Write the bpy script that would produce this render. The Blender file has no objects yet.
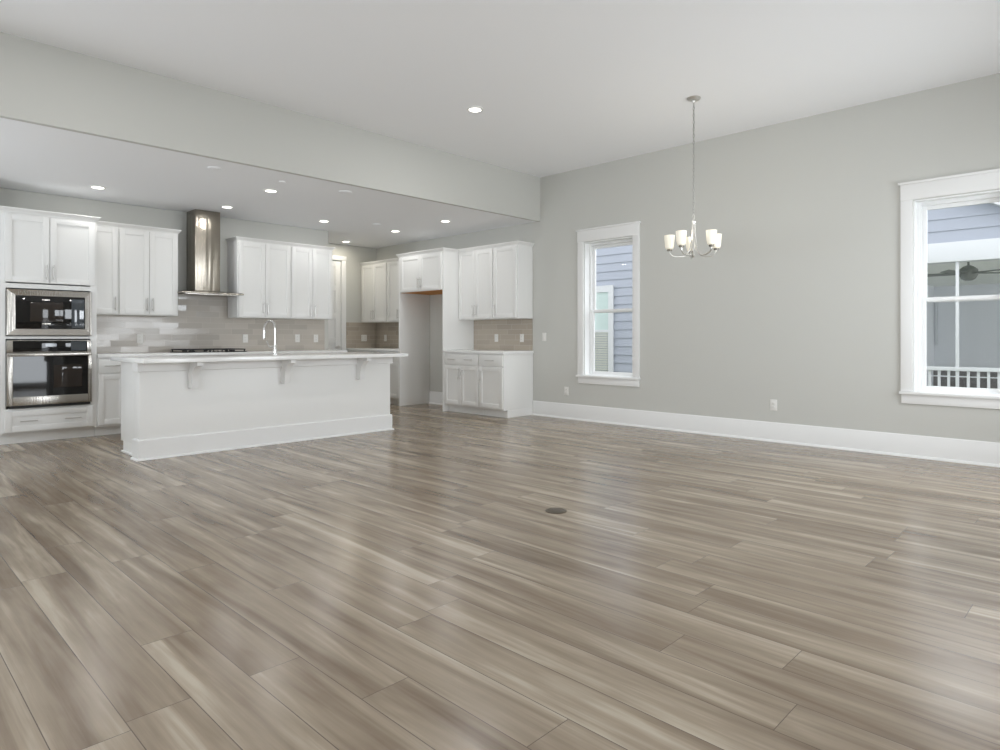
import bpy, bmesh, math, random
from mathutils import Vector, Matrix
random.seed(7)
C = bpy.context.scene.collection
SC = bpy.context.scene
PI = math.pi

# ------------------------------------------------------------------ camera, sky, light, exposure
YAW = math.radians(44.35)
cam_d = bpy.data.cameras.new('camera'); cam = bpy.data.objects.new('camera', cam_d); C.objects.link(cam)
cam.location = (0, 0, 1.10)
cam.rotation_euler = (PI/2, 0, YAW - PI/2)
cam_d.sensor_width = 36.0; cam_d.lens = 36.0*0.647; cam_d.shift_y = -0.0374
cam_d.clip_start = 0.02; cam_d.clip_end = 200
SC.camera = cam
SC.view_settings.view_transform = 'Standard'; SC.view_settings.look = 'None'
SC.view_settings.gamma = 1.0; SC.view_settings.use_curve_mapping = False
SC.view_settings.exposure = -0.10
W = bpy.data.worlds.new('overcast_sky'); SC.world = W; W.use_nodes = True
W.node_tree.nodes['Background'].inputs[0].default_value = (0.95, 0.975, 1.0, 1)
W.node_tree.nodes['Background'].inputs[1].default_value = 2.3
SC.cycles.max_bounces = 10; SC.cycles.diffuse_bounces = 6; SC.cycles.glossy_bounces = 5
SC.cycles.transparent_max_bounces = 12
SC.cycles.caustics_reflective = False; SC.cycles.caustics_refractive = False
SC.cycles.sample_clamp_indirect = 4.0

def area(name, loc, look, sx, sy, power, col=(1, 1, 1), spread=PI):
    l = bpy.data.lights.new(name, 'AREA'); l.shape = 'RECTANGLE'; l.size = sx; l.size_y = sy
    l.energy = power; l.color = col; l.spread = spread
    o = bpy.data.objects.new(name, l); C.objects.link(o); o.location = loc
    o.rotation_euler = Vector(look).to_track_quat('-Z', 'Y').to_euler()
    return o
# added lamps for daylight through the made-up door and windows, out of view
DAY = (0.88, 0.94, 1.0)
area('added_door_daylight', (2.98, -1.05, 1.15), (0, 1, 0.10), 1.2, 2.3, 68, DAY)
area('added_rear_daylight', (5.45, -1.10, 1.40), (0, 1, -0.05), 2.2, 1.9, 66, DAY, PI*0.62)
area('added_side_daylight', (-2.0, 2.2, 1.30), (1, 0, 0.18), 3.4, 2.0, 98, DAY)
area('added_kitchen_daylight', (-2.0, 6.9, 1.45), (1, 0, 0.75), 1.9, 1.5, 108, DAY)
# added lamps for the sky gap, to brighten window reflections on the floor
for y, p in ((4.95, 62), (1.20, 82)):
    area('added_sky_fill', (8.25, y, 3.35), (-1, 0, -0.75), 1.7, 1.1, p, DAY)
KITCHEN_POWER, GREAT_POWER = 3.2, 9.5
NOOK_POWER = 4.6
BULB_POWER = 1.05

# ------------------------------------------------------------------ materials
def lin(c):
    return tuple(((v/255)/12.92 if v/255 <= 0.04045 else ((v/255+0.055)/1.055)**2.4) for v in c)
def mat(name, col, rough=0.5, metal=0.0, spec=0.5, noise=0.0, nscale=60, bump=0.0, srgb=True, coat=0):
    m = bpy.data.materials.new(name); m.use_nodes = True
    nt = m.node_tree; b = nt.nodes['Principled BSDF']
    c = lin(col) if srgb else col
    b.inputs['Base Color'].default_value = (*c, 1)
    b.inputs['Roughness'].default_value = rough; b.inputs['Metallic'].default_value = metal
    b.inputs['Specular IOR Level'].default_value = spec
    if coat: b.inputs['Coat Weight'].default_value = coat; b.inputs['Coat Roughness'].default_value = 0.08
    if noise or bump:
        g = nt.nodes.new('ShaderNodeNewGeometry'); n = nt.nodes.new('ShaderNodeTexNoise')
        n.inputs['Scale'].default_value = nscale; n.inputs['Detail'].default_value = 3
        nt.links.new(g.outputs['Position'], n.inputs['Vector'])
        if noise:
            mx = nt.nodes.new('ShaderNodeMix'); mx.data_type = 'RGBA'
            mx.inputs['A'].default_value = (*[v*(1-noise) for v in c], 1)
            mx.inputs['B'].default_value = (*[min(1, v*(1+noise)) for v in c], 1)
            nt.links.new(n.outputs['Fac'], mx.inputs['Factor'])
            nt.links.new(mx.outputs['Result'], b.inputs['Base Color'])
        if bump:
            bp = nt.nodes.new('ShaderNodeBump'); bp.inputs['Strength'].default_value = bump
            bp.inputs['Distance'].default_value = 0.002
            nt.links.new(n.outputs['Fac'], bp.inputs['Height']); nt.links.new(bp.outputs['Normal'], b.inputs['Normal'])
    return m
def emit(name, col, s):
    m = bpy.data.materials.new(name); m.use_nodes = True
    b = m.node_tree.nodes['Principled BSDF']
    b.inputs['Base Color'].default_value = (0.8, 0.8, 0.8, 1)
    b.inputs['Emission Color'].default_value = (*col, 1); b.inputs['Emission Strength'].default_value = s
    return m
def glass(name, tint=(1, 1, 1), refl=1.0):
    m = bpy.data.materials.new(name); m.use_nodes = True
    nt = m.node_tree; nt.nodes.clear()
    o = nt.nodes.new('ShaderNodeOutputMaterial'); mix = nt.nodes.new('ShaderNodeMixShader')
    t = nt.nodes.new('ShaderNodeBsdfTransparent'); g = nt.nodes.new('ShaderNodeBsdfGlossy')
    t.inputs[0].default_value = (*tint, 1); g.inputs['Roughness'].default_value = 0.0
    lw = nt.nodes.new('ShaderNodeLayerWeight'); lw.inputs['Blend'].default_value = 0.12
    mu = nt.nodes.new('ShaderNodeMath'); mu.operation = 'MULTIPLY'; mu.inputs[1].default_value = refl
    nt.links.new(lw.outputs['Facing'], mu.inputs[0]); nt.links.new(mu.outputs[0], mix.inputs[0])
    nt.links.new(t.outputs[0], mix.inputs[1]); nt.links.new(g.outputs[0], mix.inputs[2])
    nt.links.new(mix.outputs[0], o.inputs[0])
    return m

class NB:                                    # tiny node helper
    def __init__(s, m): s.nt = m.node_tree
    def n(s, t, **k):
        x = s.nt.nodes.new(t)
        for a, v in k.items(): setattr(x, a, v)
        return x
    def l(s, a, b): s.nt.links.new(a, b)
    def math(s, op, a, b=None, c=None):
        x = s.n('ShaderNodeMath', operation=op)
        for i, v in enumerate((a, b, c)):
            if v is None: continue
            if isinstance(v, (int, float)): x.inputs[i].default_value = v
            else: s.l(v, x.inputs[i])
        return x.outputs[0]
    def comb(s, a, b, c=0.0):
        x = s.n('ShaderNodeCombineXYZ')
        for i, v in enumerate((a, b, c)):
            if isinstance(v, (int, float)): x.inputs[i].default_value = v
            else: s.l(v, x.inputs[i])
        return x.outputs[0]
    def ramp(s, f, pts):
        x = s.n('ShaderNodeValToRGB'); e = x.color_ramp.elements
        while len(e) < len(pts): e.new(0.5)
        for el, (p, c) in zip(e, pts): el.position = p; el.color = (*c, 1)
        s.l(f, x.inputs[0]); return x.outputs[0]
    def mix(s, f, a, b, mode='MIX'):
        x = s.n('ShaderNodeMix', data_type='RGBA', blend_type=mode)
        for k, v in (('Factor', f), ('A', a), ('B', b)):
            if isinstance(v, (int, float)): x.inputs[k].default_value = v
            elif isinstance(v, tuple): x.inputs[k].default_value = (*v, 1)
            else: s.l(v, x.inputs[k])
        return x.outputs['Result']

def floor_material():
    m = bpy.data.materials.new('plank_floor'); m.use_nodes = True
    k = NB(m); b = m.node_tree.nodes['Principled BSDF']
    pos = k.n('ShaderNodeNewGeometry').outputs['Position']
    sep = k.n('ShaderNodeSeparateXYZ'); k.l(pos, sep.inputs[0]); x, y = sep.outputs[0], sep.outputs[1]
    PW, PL = 0.1796, 1.52
    u = k.math('DIVIDE', k.math('SUBTRACT', x, 0.0355), PW)
    row = k.math('FLOOR', u); fu = k.math('FRACT', u)
    wn = k.n('ShaderNodeTexWhiteNoise', noise_dimensions='1D'); k.l(k.math('ADD', row, 3.7), wn.inputs['W'])
    v = k.math('ADD', k.math('DIVIDE', y, PL), k.math('MULTIPLY', wn.outputs['Value'], 7.0))
    col = k.math('FLOOR', v); fv = k.math('FRACT', v)
    cell = k.n('ShaderNodeTexWhiteNoise', noise_dimensions='2D'); k.l(k.comb(row, col), cell.inputs['Vector'])
    cs = k.n('ShaderNodeSeparateColor'); k.l(cell.outputs['Color'], cs.inputs[0])
    r1, r2, r3 = cs.outputs[0], cs.outputs[1], cs.outputs[2]
    off1, off2 = k.math('MULTIPLY', r1, 40.0), k.math('MULTIPLY', r2, 40.0)
    # long sapwood bands, grain, fine fibre
    def noise(sx, sy, detail, rough, dist, z):
        n = k.n('ShaderNodeTexNoise'); n.inputs['Detail'].default_value = detail
        n.inputs['Roughness'].default_value = rough; n.inputs['Distortion'].default_value = dist
        n.inputs['Scale'].default_value = 1.0
        k.l(k.comb(k.math('ADD', k.math('MULTIPLY', x, sx), off1), k.math('ADD', k.math('MULTIPLY', y, sy), off2), z), n.inputs['Vector'])
        return n.outputs['Fac']
    bands = noise(10.5, 0.72, 3.0, 0.5, 0.6, 0.3)
    grain = noise(42, 1.6, 3.0, 0.55, 0.3, 4.1)
    fibre = noise(240, 6.0, 2.0, 0.5, 0.0, 9.1)
    knots = noise(15, 4.0, 2.0, 0.5, 0.5, 6.1)
    tone = k.math('ADD', k.math('MULTIPLY', bands, 0.80), k.math('MULTIPLY', grain, 0.17))
    tone = k.math('ADD', tone, k.math('MULTIPLY', knots, 0.13))
    tone = k.math('ADD', tone, k.math('MULTIPLY', k.math('SUBTRACT', r3, 0.5), 0.07))
    tone = k.math('ADD', tone, k.math('MULTIPLY', k.math('SUBTRACT', fibre, 0.5), 0.06))
    base = k.ramp(tone, [(0.33, lin((97, 81, 64))), (0.45, lin((124, 108, 90))), (0.53, lin((138, 123, 105))),
                         (0.61, lin((151, 137, 119))), (0.73, lin((182, 170, 152)))])
    eu = k.math('MINIMUM', fu, k.math('SUBTRACT', 1.0, fu)); ev = k.math('MINIMUM', fv, k.math('SUBTRACT', 1.0, fv))
    su = k.math('LESS_THAN', eu, 0.0014/PW); sv = k.math('LESS_THAN', ev, 0.0012/PL)
    seam = k.math('MAXIMUM', su, sv)
    k.l(k.mix(k.math('MULTIPLY', seam, 0.80), base, lin((66, 56, 48))), b.inputs['Base Color'])
    k.l(k.math('ADD', k.math('MULTIPLY', grain, 0.08), 0.19), b.inputs['Roughness'])
    b.inputs['Specular IOR Level'].default_value = 0.68
    bp = k.n('ShaderNodeBump'); bp.inputs['Strength'].default_value = 0.06; bp.inputs['Distance'].default_value = 0.0015
    k.l(k.math('SUBTRACT', k.math('MULTIPLY', bands, 0.15), k.math('MULTIPLY', seam, 0.8)), bp.inputs['Height'])
    k.l(bp.outputs['Normal'], b.inputs['Normal'])
    return m

def tile_material(name, tone, tilt, rough=0.12):
    m = bpy.data.materials.new(name); m.use_nodes = True
    k = NB(m); b = m.node_tree.nodes['Principled BSDF']
    geo = k.n('ShaderNodeNewGeometry')
    sep = k.n('ShaderNodeSeparateXYZ'); k.l(geo.outputs['Position'], sep.inputs[0])
    u = k.math('ADD', sep.outputs[0], sep.outputs[1]); z = k.math('SUBTRACT', sep.outputs[2], 0.914)
    TH, TW = 0.0762, 0.305
    rv = k.math('DIVIDE', z, TH); row = k.math('FLOOR', rv); fv = k.math('FRACT', rv)
    wn = k.n('ShaderNodeTexWhiteNoise', noise_dimensions='1D'); k.l(row, wn.inputs['W'])
    ru = k.math('ADD', k.math('DIVIDE', u, TW), k.math('ADD', k.math('MULTIPLY', k.math('MODULO', row, 2.0), 0.5), k.math('MULTIPLY', wn.outputs['Value'], 0.3)))
    col = k.math('FLOOR', ru); fu = k.math('FRACT', ru)
    cell = k.n('ShaderNodeTexWhiteNoise', noise_dimensions='2D'); k.l(k.comb(row, col), cell.inputs['Vector'])
    cs = k.n('ShaderNodeSeparateColor'); k.l(cell.outputs['Color'], cs.inputs[0])
    c = lin(tone)
    base = k.mix(cs.outputs[2], tuple(v*0.92 for v in c), tuple(v*1.08 for v in c))
    eu = k.math('MULTIPLY', k.math('MINIMUM', fu, k.math('SUBTRACT', 1.0, fu)), TW)
    ev = k.math('MULTIPLY', k.math('MINIMUM', fv, k.math('SUBTRACT', 1.0, fv)), TH)
    g = k.math('LESS_THAN', k.math('MINIMUM', eu, ev), 0.0016)
    k.l(k.mix(g, base, lin((196, 190, 182))), b.inputs['Base Color'])
    k.l(k.math('ADD', k.math('MULTIPLY', g, 0.6), rough), b.inputs['Roughness'])
    sub = k.n('ShaderNodeVectorMath', operation='SUBTRACT'); k.l(cell.outputs['Color'], sub.inputs[0]); sub.inputs[1].default_value = (0.5, 0.5, 0.5)
    sc = k.n('ShaderNodeVectorMath', operation='SCALE'); k.l(sub.outputs[0], sc.inputs[0]); sc.inputs['Scale'].default_value = tilt
    ad = k.n('ShaderNodeVectorMath', operation='ADD'); k.l(geo.outputs['Normal'], ad.inputs[0]); k.l(sc.outputs[0], ad.inputs[1])
    nm = k.n('ShaderNodeVectorMath', operation='NORMALIZE'); k.l(ad.outputs[0], nm.inputs[0]); k.l(nm.outputs[0], b.inputs['Normal'])
    b.inputs['Specular IOR Level'].default_value = 0.6
    return m

def steel_material(name, col, rough, wave, sx, sz):
    m = bpy.data.materials.new(name); m.use_nodes = True
    k = NB(m); b = m.node_tree.nodes['Principled BSDF']
    b.inputs['Base Color'].default_value = (*lin(col), 1); b.inputs['Metallic'].default_value = 1; b.inputs['Roughness'].default_value = rough
    mp = k.n('ShaderNodeMapping'); mp.inputs['Scale'].default_value = (sx, sx, sz)
    k.l(k.n('ShaderNodeNewGeometry').outputs['Position'], mp.inputs['Vector'])
    n = k.n('ShaderNodeTexNoise'); n.inputs['Scale'].default_value = 1; n.inputs['Detail'].default_value = 1.5
    k.l(mp.outputs[0], n.inputs['Vector'])
    bp = k.n('ShaderNodeBump'); bp.inputs['Strength'].default_value = wave; bp.inputs['Distance'].default_value = 0.01
    k.l(n.outputs['Fac'], bp.inputs['Height']); k.l(bp.outputs['Normal'], b.inputs['Normal'])
    return m

M = dict(
    wall=mat('wall_paint', (199, 199, 194), 0.75, bump=0.06, nscale=220),
    ceil=mat('ceiling_paint', (244, 245, 247), 0.85, bump=0.05, nscale=200),
    trim=mat('white_trim', (232, 232, 231), 0.38),
    cab=mat('cabinet_white', (233, 233, 231), 0.36),
    floor=floor_material(),
    tile=tile_material('glossy_grey_tile', (186, 179, 170), 0.070, 0.17),
    tile2=tile_material('satin_grey_tile', (176, 166, 153), 0.012, 0.25),
    quartz=mat('white_quartz', (236, 236, 235), 0.14, noise=0.02, nscale=9),
    steel=steel_material('brushed_steel', (188, 184, 178), 0.24, 0.15, 60, 2),
    hoodsteel=steel_material('hood_steel', (158, 151, 140), 0.27, 1.0, 17, 0.8),
    chrome=mat('polished_nickel', (206, 204, 201), 0.36, 1.0),
    nickel=mat('brushed_nickel', (216, 214, 210), 0.34, 1.0),
    cup=mat('shade_cup_nickel', (120, 115, 106), 0.4, 1.0),
    chain=mat('chain_nickel', (160, 158, 154), 0.35, 1.0),
    faucet=mat('faucet_chrome', (206, 205, 203), 0.24, 1.0),
    blackglass=mat('black_glass', (16, 15, 15), 0.04, spec=0.45),
    innerglass=mat('oven_window_glass', (46, 40, 36), 0.05, spec=0.45),
    black=mat('black_iron', (28, 28, 29), 0.5),
    display=mat('display_glass', (60, 66, 72), 0.06, spec=0.9),
    brown=mat('raw_plywood', (206, 136, 44), 0.6, noise=0.18, nscale=14),
    plate=mat('plate_plastic', (226, 225, 221), 0.4),
    slot=mat('socket_slots', (90, 88, 84), 0.5),
    lamp=emit('lamp_lens', (1.0, 0.96, 0.88), 6.0),
    lampring=mat('lamp_ring', (238, 238, 236), 0.5),
    pane=glass('window_glass', refl=0.3),
    sash=mat('vinyl_sash', (236, 237, 237), 0.35),
    cover=mat('bronze_cover', (98, 89, 77), 0.42, 0.5),
    siding=mat('blue_grey_siding', (168, 174, 187), 0.7, noise=0.03, nscale=3),
    extwhite=mat('exterior_white', (212, 215, 219), 0.6),
    extwall=mat('porch_wall', (232, 235, 240), 0.8),
    stone=mat('porch_stone', (140, 138, 138), 0.9, noise=0.35, nscale=22),
    extceil=mat('porch_ceiling', (240, 243, 238), 0.8),
    fan=mat('dark_fan', (132, 136, 133), 0.5),
    grass=mat('lawn', (112, 118, 92), 0.95, noise=0.3, nscale=20),
    blind=mat('blind_slats', (196, 200, 194), 0.6),
    nglass=mat('neighbour_glass', (196, 214, 212), 0.08, spec=0.8),
    porchfloor=mat('porch_concrete', (205, 205, 202), 0.9, noise=0.08, nscale=8),
)
sh = bpy.data.materials.new('frosted_shade'); sh.use_nodes = True
_b = sh.node_tree.nodes['Principled BSDF']; _b.inputs['Base Color'].default_value = (0.90, 0.86, 0.74, 1); _b.inputs['Roughness'].default_value = 0.3
_b.inputs['Transmission Weight'].default_value = 0.0
_b.inputs['Emission Color'].default_value = (1.0, 0.94, 0.78, 1); _b.inputs['Emission Strength'].default_value = 0.20
M['shade'] = sh
M['bulb'] = emit('bulb_glow', (1.0, 0.95, 0.82), 3.0)

# ------------------------------------------------------------------ mesh builders
class MB:
    def __init__(s): s.bm = bmesh.new()
    def box(s, x0, x1, y0, y1, z0, z1, bev=0.0):
        x0, x1 = sorted((x0, x1)); y0, y1 = sorted((y0, y1)); z0, z1 = sorted((z0, z1))
        vs = [s.bm.verts.new((x, y, z)) for x in (x0, x1) for y in (y0, y1) for z in (z0, z1)]
        fs = [s.bm.faces.new([vs[i] for i in q]) for q in ((0, 1, 3, 2), (4, 6, 7, 5), (0, 4, 5, 1), (2, 3, 7, 6), (0, 2, 6, 4), (1, 5, 7, 3))]
        if bev:
            es = {e for f in fs for e in f.edges}
            bmesh.ops.bevel(s.bm, geom=list(es), offset=min(bev, 0.45*min(x1-x0, y1-y0, z1-z0)), segments=2, profile=0.6, affect='EDGES')
        return s
    def loft(s, rings, closed=True, caps=True):
        R = [[s.bm.verts.new(p) for p in r] for r in rings]
        n = len(R[0])
        for a, b in zip(R, R[1:]):
            for i in range(n if closed else n-1):
                s.bm.faces.new([a[i], a[(i+1) % n], b[(i+1) % n], b[i]])
        if caps:
            s.bm.faces.new(R[0][::-1]); s.bm.faces.new(R[-1])
        return s
    def prism(s, pts, axis, a, b):           # outline extruded along an axis
        def P(p, t):
            return {'x': (t, p[0], p[1]), 'y': (p[0], t, p[1]), 'z': (p[0], p[1], t)}[axis]
        return s.loft([[P(p, a) for p in pts], [P(p, b) for p in pts]])
    def lathe(s, c, prof, seg=32, caps=True):
        rings = [[(c[0]+r*math.cos(2*PI*i/seg), c[1]+r*math.sin(2*PI*i/seg), c[2]+z) for i in range(seg)] for r, z in prof]
        return s.loft(rings, True, caps)
    def tube(s, pts, r, seg=10, closed=False):
        pts = [Vector(p) for p in pts]; n = len(pts); rings = []
        t0 = (pts[1]-pts[0]).normalized(); up = Vector((0, 0, 1)) if abs(t0.z) < 0.9 else Vector((1, 0, 0))
        nrm = t0.cross(up).normalized()
        for i, p in enumerate(pts):
            if closed: t = (pts[(i+1) % n]-pts[i-1]).normalized()
            else: t = (pts[min(i+1, n-1)]-pts[max(i-1, 0)]).normalized()
            nrm = (nrm-t*nrm.dot(t)).normalized(); bn = t.cross(nrm)
            rr = r[i] if isinstance(r, (list, tuple)) else r
            rings.append([p+nrm*rr*math.cos(2*PI*k/seg)+bn*rr*math.sin(2*PI*k/seg) for k in range(seg)])
        if closed:
            R = [[s.bm.verts.new(q) for q in g] for g in rings]
            for i in range(n):
                a, b = R[i], R[(i+1) % n]
                for k in range(seg): s.bm.faces.new([a[k], a[(k+1) % seg], b[(k+1) % seg], b[k]])
            return s
        return s.loft(rings)
    def cyl(s, p, q, r, seg=20): return s.tube([p, q], r, seg)
    def build(s, name, m, parent=None, smooth=True):
        bmesh.ops.recalc_face_normals(s.bm, faces=s.bm.faces)
        me = bpy.data.meshes.new(name); s.bm.to_mesh(me); s.bm.free()
        me.materials.append(m)
        if smooth:
            for p in me.polygons: p.use_smooth = True
            me.set_sharp_from_angle(angle=math.radians(32))
        o = bpy.data.objects.new(name, me); C.objects.link(o)
        if parent is not None: o.parent = parent
        return o

def bez(p0, p1, p2, p3, n=12):
    P = [Vector(p) for p in (p0, p1, p2, p3)]
    return [P[0]*(1-t)**3+P[1]*3*t*(1-t)**2+P[2]*3*t*t*(1-t)+P[3]*t**3 for t in [i/n for i in range(n+1)]]

def thing(name, label, cat, loc=(0, 0, 0), rotz=0.0, group=None):
    o = bpy.data.objects.new(name, None); C.objects.link(o); o.empty_display_size = 0.1
    o.location = loc; o.rotation_euler = (0, 0, rotz); o['label'] = label; o['category'] = cat
    if group: o['group'] = group
    return o
def tag(o, label, cat, group=None):
    o['label'] = label; o['category'] = cat
    if group: o['group'] = group
    return o
def struct(name, mb, m, parent=None, label=None, cat=None):
    o = mb.build(name, m, parent)
    if parent is None:
        o['kind'] = 'structure'
        if label: o['label'] = label; o['category'] = cat
    return o
def copy_thing(root, loc, rotz=None, label=None):
    r = root.copy(); C.objects.link(r); r.location = loc
    if rotz is not None: r.rotation_euler = (0, 0, rotz)
    if label: r['label'] = label
    for ch in list(root.children):
        c = ch.copy(); C.objects.link(c); c.parent = r
        for g in list(ch.children):
            d = g.copy(); C.objects.link(d); d.parent = c
    return r

# ------------------------------------------------------------------ room shell
XW, YB, YS, YR = 6.915, 8.83, 5.97, 9.94       # window wall, kitchen wall, dropped-ceiling face, pantry wall
XL, YF = -1.60, -0.75                          # walls beside and behind the camera
ZC, ZK = 3.353, 2.735
XE = 5.262                                     # where the kitchen wall ends
struct('floor', MB().box(XL-.15, XW+.16, YF-.15, YR+.15, -0.12, 0), M['floor'], label='grey-brown wood plank floor', cat='floor')
struct('ceiling', MB().box(XL-.15, XW+.16, YF-.15, YS, ZC, ZC+.12).box(XL-.15, XW+.16, YS, YR+.15, ZK+.004, ZC+.12), M['ceil'],
       label='flat white ceiling over the great room', cat='ceiling')
struct('trim_1', MB().box(XL, XW, YS-.004, YS+.05, ZK+.002, ZC), M['wall'], label='grey painted face of the dropped kitchen ceiling', cat='bulkhead')

WIN = [(4.443, 5.198), (0.689, 1.442)]; WZ0, WZ1 = 0.600, 2.362
wr = MB(); t0, t1 = XW, XW+.185
ys = sorted([YF-.15, YR+.15]+[v for w in WIN for v in w])
for a, b in zip(ys, ys[1:]):
    if (a, b) in WIN:
        wr.box(t0, t1, a, b, 0, WZ0); wr.box(t0, t1, a, b, WZ1, ZC)
    else: wr.box(t0, t1, a, b, 0, ZC)
struct('wall_right', wr, M['wall'], label='long grey wall with two tall windows', cat='wall')
struct('wall_back', MB().box(XL, XE, YB, YB+.12, 0, ZK), M['wall'], label='grey kitchen wall behind the range hood', cat='wall')
struct('wall_recess', MB().box(XE-.12, XE, YB+.12, YR, 0, ZK).box(XE-.12, 5.385, YR, YR+.15, 0, ZK).box(6.185, XW, YR, YR+.15, 0, ZK).box(5.385, 6.185, YR, YR+.15, 2.445, ZK),
       M['wall'], label='grey walls of the nook beside the pantry door', cat='wall')
struct('wall_partition', MB().box(0.98, 1.105, 8.30, YB, 0, ZK), M['wall'], label='short grey wall beside the oven cabinet', cat='wall')
wl = MB(); WLY = (0.6, 3.9)
wl.box(XL-.15, XL, YF-.15, WLY[0], 0, ZC).box(XL-.15, XL, WLY[1], 6.0, 0, ZC).box(XL-.15, XL, 7.8, YB+.12, 0, ZC).box(XL-.15, XL, 6.0, 7.8, 0, .95).box(XL-.15, XL, 6.0, 7.8, 2.35, ZC).box(XL-.15, XL, *WLY, 0, .5).box(XL-.15, XL, *WLY, 2.4, ZC)
struct('wall_left', wl, M['wall'], label='grey wall beside the camera', cat='wall')
wf = MB(); DX = (2.45, 3.50); RX = (4.45, 6.45)
wf.box(XL-.15, DX[0], YF-.15, YF, 0, ZC).box(DX[1], RX[0], YF-.15, YF, 0, ZC).box(RX[1], XW+.15, YF-.15, YF, 0, ZC).box(*DX, YF-.15, YF, 2.42, ZC)
wf.box(*RX, YF-.15, YF, 0, .6).box(*RX, YF-.15, YF, 2.36, ZC)
struct('wall_front', wf, M['wall'], label='grey wall behind the camera', cat='wall')

# baseboards with a shoe moulding
def base_profile(y0, y1, xface):
    mb = MB(); H = 0.205
    mb.prism([(0, 0), (-.017, 0), (-.017, H-.02), (-.010, H-.004), (-.004, H), (0, H)], 'y', y0, y1)
    mb.prism([(-.017, 0), (-.036, 0), (-.034, .010), (-.027, .018), (-.017, .021)], 'y', y0, y1)
    for v in mb.bm.verts: v.co.x += xface
    return mb
struct('baseboard_right', base_profile(YF, 6.094, XW), M['trim'], label='tall white baseboard along the window wall', cat='baseboard')
struct('baseboard_nook', base_profile(7.35, 8.395, XW), M['trim'], label='white baseboard inside the refrigerator recess', cat='baseboard')

# windows
def window(n, y0, y1, label, xw=XW):
    # frame in the wall; casing, sill, apron, sashes and panes are its parts
    f = MB()
    a = xw+.002; b = xw+.165
    f.box(a, b, y0, y0+.012, WZ0, WZ1).box(a, b, y1-.012, y1, WZ0, WZ1).box(a, b, y0+.012, y1-.012, WZ1-.012, WZ1).box(a, b, y0+.012, y1-.012, WZ0, WZ0+.012)
    fx0 = xw+.095                                   # vinyl frame
    for (p, q) in ((y0+.012, y0+.044), (y1-.044, y1-.012)): f.box(fx0, b, p, q, WZ0+.012, WZ1-.012, .002)
    f.box(fx0, b, y0+.044, y1-.044, WZ1-.044, WZ1-.012, .002).box(fx0, b, y0+.044, y1-.044, WZ0+.012, WZ0+.030, .002)
    o = struct(n, f, M['sash']); o['label'] = label; o['category'] = 'window'
    c = MB()
    c.box(xw-.02, xw, y0-.098, y0-.004, WZ0+.004, WZ1+.006, .002).box(xw-.02, xw, y1+.004, y1+.098, WZ0+.004, WZ1+.006, .002)
    c.box(xw-.026, xw, y0-.098, y1+.098, WZ1+.006, WZ1+.150, .002)
    c.box(xw-.040, xw, y0-.116, y1+.116, WZ1+.150, WZ1+.172, .003)
    c.build('casing', M['trim'], o)
    MB().box(xw-.05, xw+.095, y0-.106, y1+.106, WZ0-.022, WZ0+.003, .004).build('sill', M['trim'], o)
    MB().box(xw-.02, xw, y0-.092, y1+.092, WZ0-.108, WZ0-.022, .002).build('apron', M['trim'], o)
    zm = (WZ0+WZ1)/2-.032
    def sash(x, z0, z1, name):
        s = MB(); w = .036; p, q = y0+.044, y1-.044
        s.box(x, x+.028, p, p+w, z0, z1, .003).box(x, x+.028, q-w, q, z0, z1, .003).box(x, x+.028, p+w, q-w, z1-w, z1, .003).box(x, x+.028, p+w, q-w, z0, z0+w, .003)
        so = s.build(name, M['sash'], o)
        MB().box(x+.012, x+.016, p+w-.004, q-w+.004, z0+w-.004, z1-w+.004).build('pane', M['pane'], so)
    sash(xw+.102, WZ0+.018, zm+.022, 'lower_sash'); sash(xw+.133, zm-.022, WZ1-.044, 'upper_sash')
    return o
window('window_1', *WIN[0], 'narrow double-hung window between the kitchen cabinets and the chandelier')
window('window_2', *WIN[1], 'double-hung window past the chandelier, looking onto a porch')
# unseen glass door and windows, added for daylight and oven and tile reflections
dm = MB(); z1 = 2.42
for a, b in ((DX[0], DX[0]+.11), (DX[1]-.11, DX[1])): dm.box(a, b, YF-.10, YF-.04, 0.02, z1)
dm.box(DX[0], DX[1], YF-.10, YF-.04, z1-.1, z1).box(DX[0], DX[1], YF-.10, YF-.04, .0, .12)
d2 = struct('door_added', dm, M['trim'], label='unseen glazed patio door added behind the camera', cat='door')
for a, b in ((DX[0]+.11, DX[1]-.11),): MB().box(a, b, YF-.073, YF-.067, .12, z1-.1).build('pane', M['pane'], d2)
wm = MB();  # added window, lights the long wall and the cabinet fronts
for y in (WLY[0], (WLY[0]+WLY[1])/2-.06, WLY[1]-.12): wm.box(XL-.1, XL-.04, y, y+.12, .5, 2.4)
wm.box(XL-.1, XL-.04, *WLY, .5, .6).box(XL-.1, XL-.04, *WLY, 2.3, 2.4)
w3 = struct('window_added_side', wm, M['trim'], label='unseen wide window added beside the camera', cat='window')
for a, b in ((WLY[0]+.12, 2.19), (2.31, WLY[1]-.12)): MB().box(XL-.073, XL-.067, a, b, .6, 2.3).build('pane', M['pane'], w3)

wm = MB()  # window added to bring more light into the kitchen
for y in (6.0, 6.85, 7.7): wm.box(XL-.1, XL-.04, y, y+.1, .95, 2.35)
wm.box(XL-.1, XL-.04, 6.0, 7.8, .95, 1.05).box(XL-.1, XL-.04, 6.0, 7.8, 2.25, 2.35)
w4 = struct('window_added_kitchen', wm, M['trim'], label='unseen kitchen window added at the far side of the oven cabinet', cat='window')
for a, b in ((6.1, 6.85), (6.95, 7.7)): MB().box(XL-.073, XL-.067, a, b, 1.05, 2.25).build('pane', M['pane'], w4)

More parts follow.
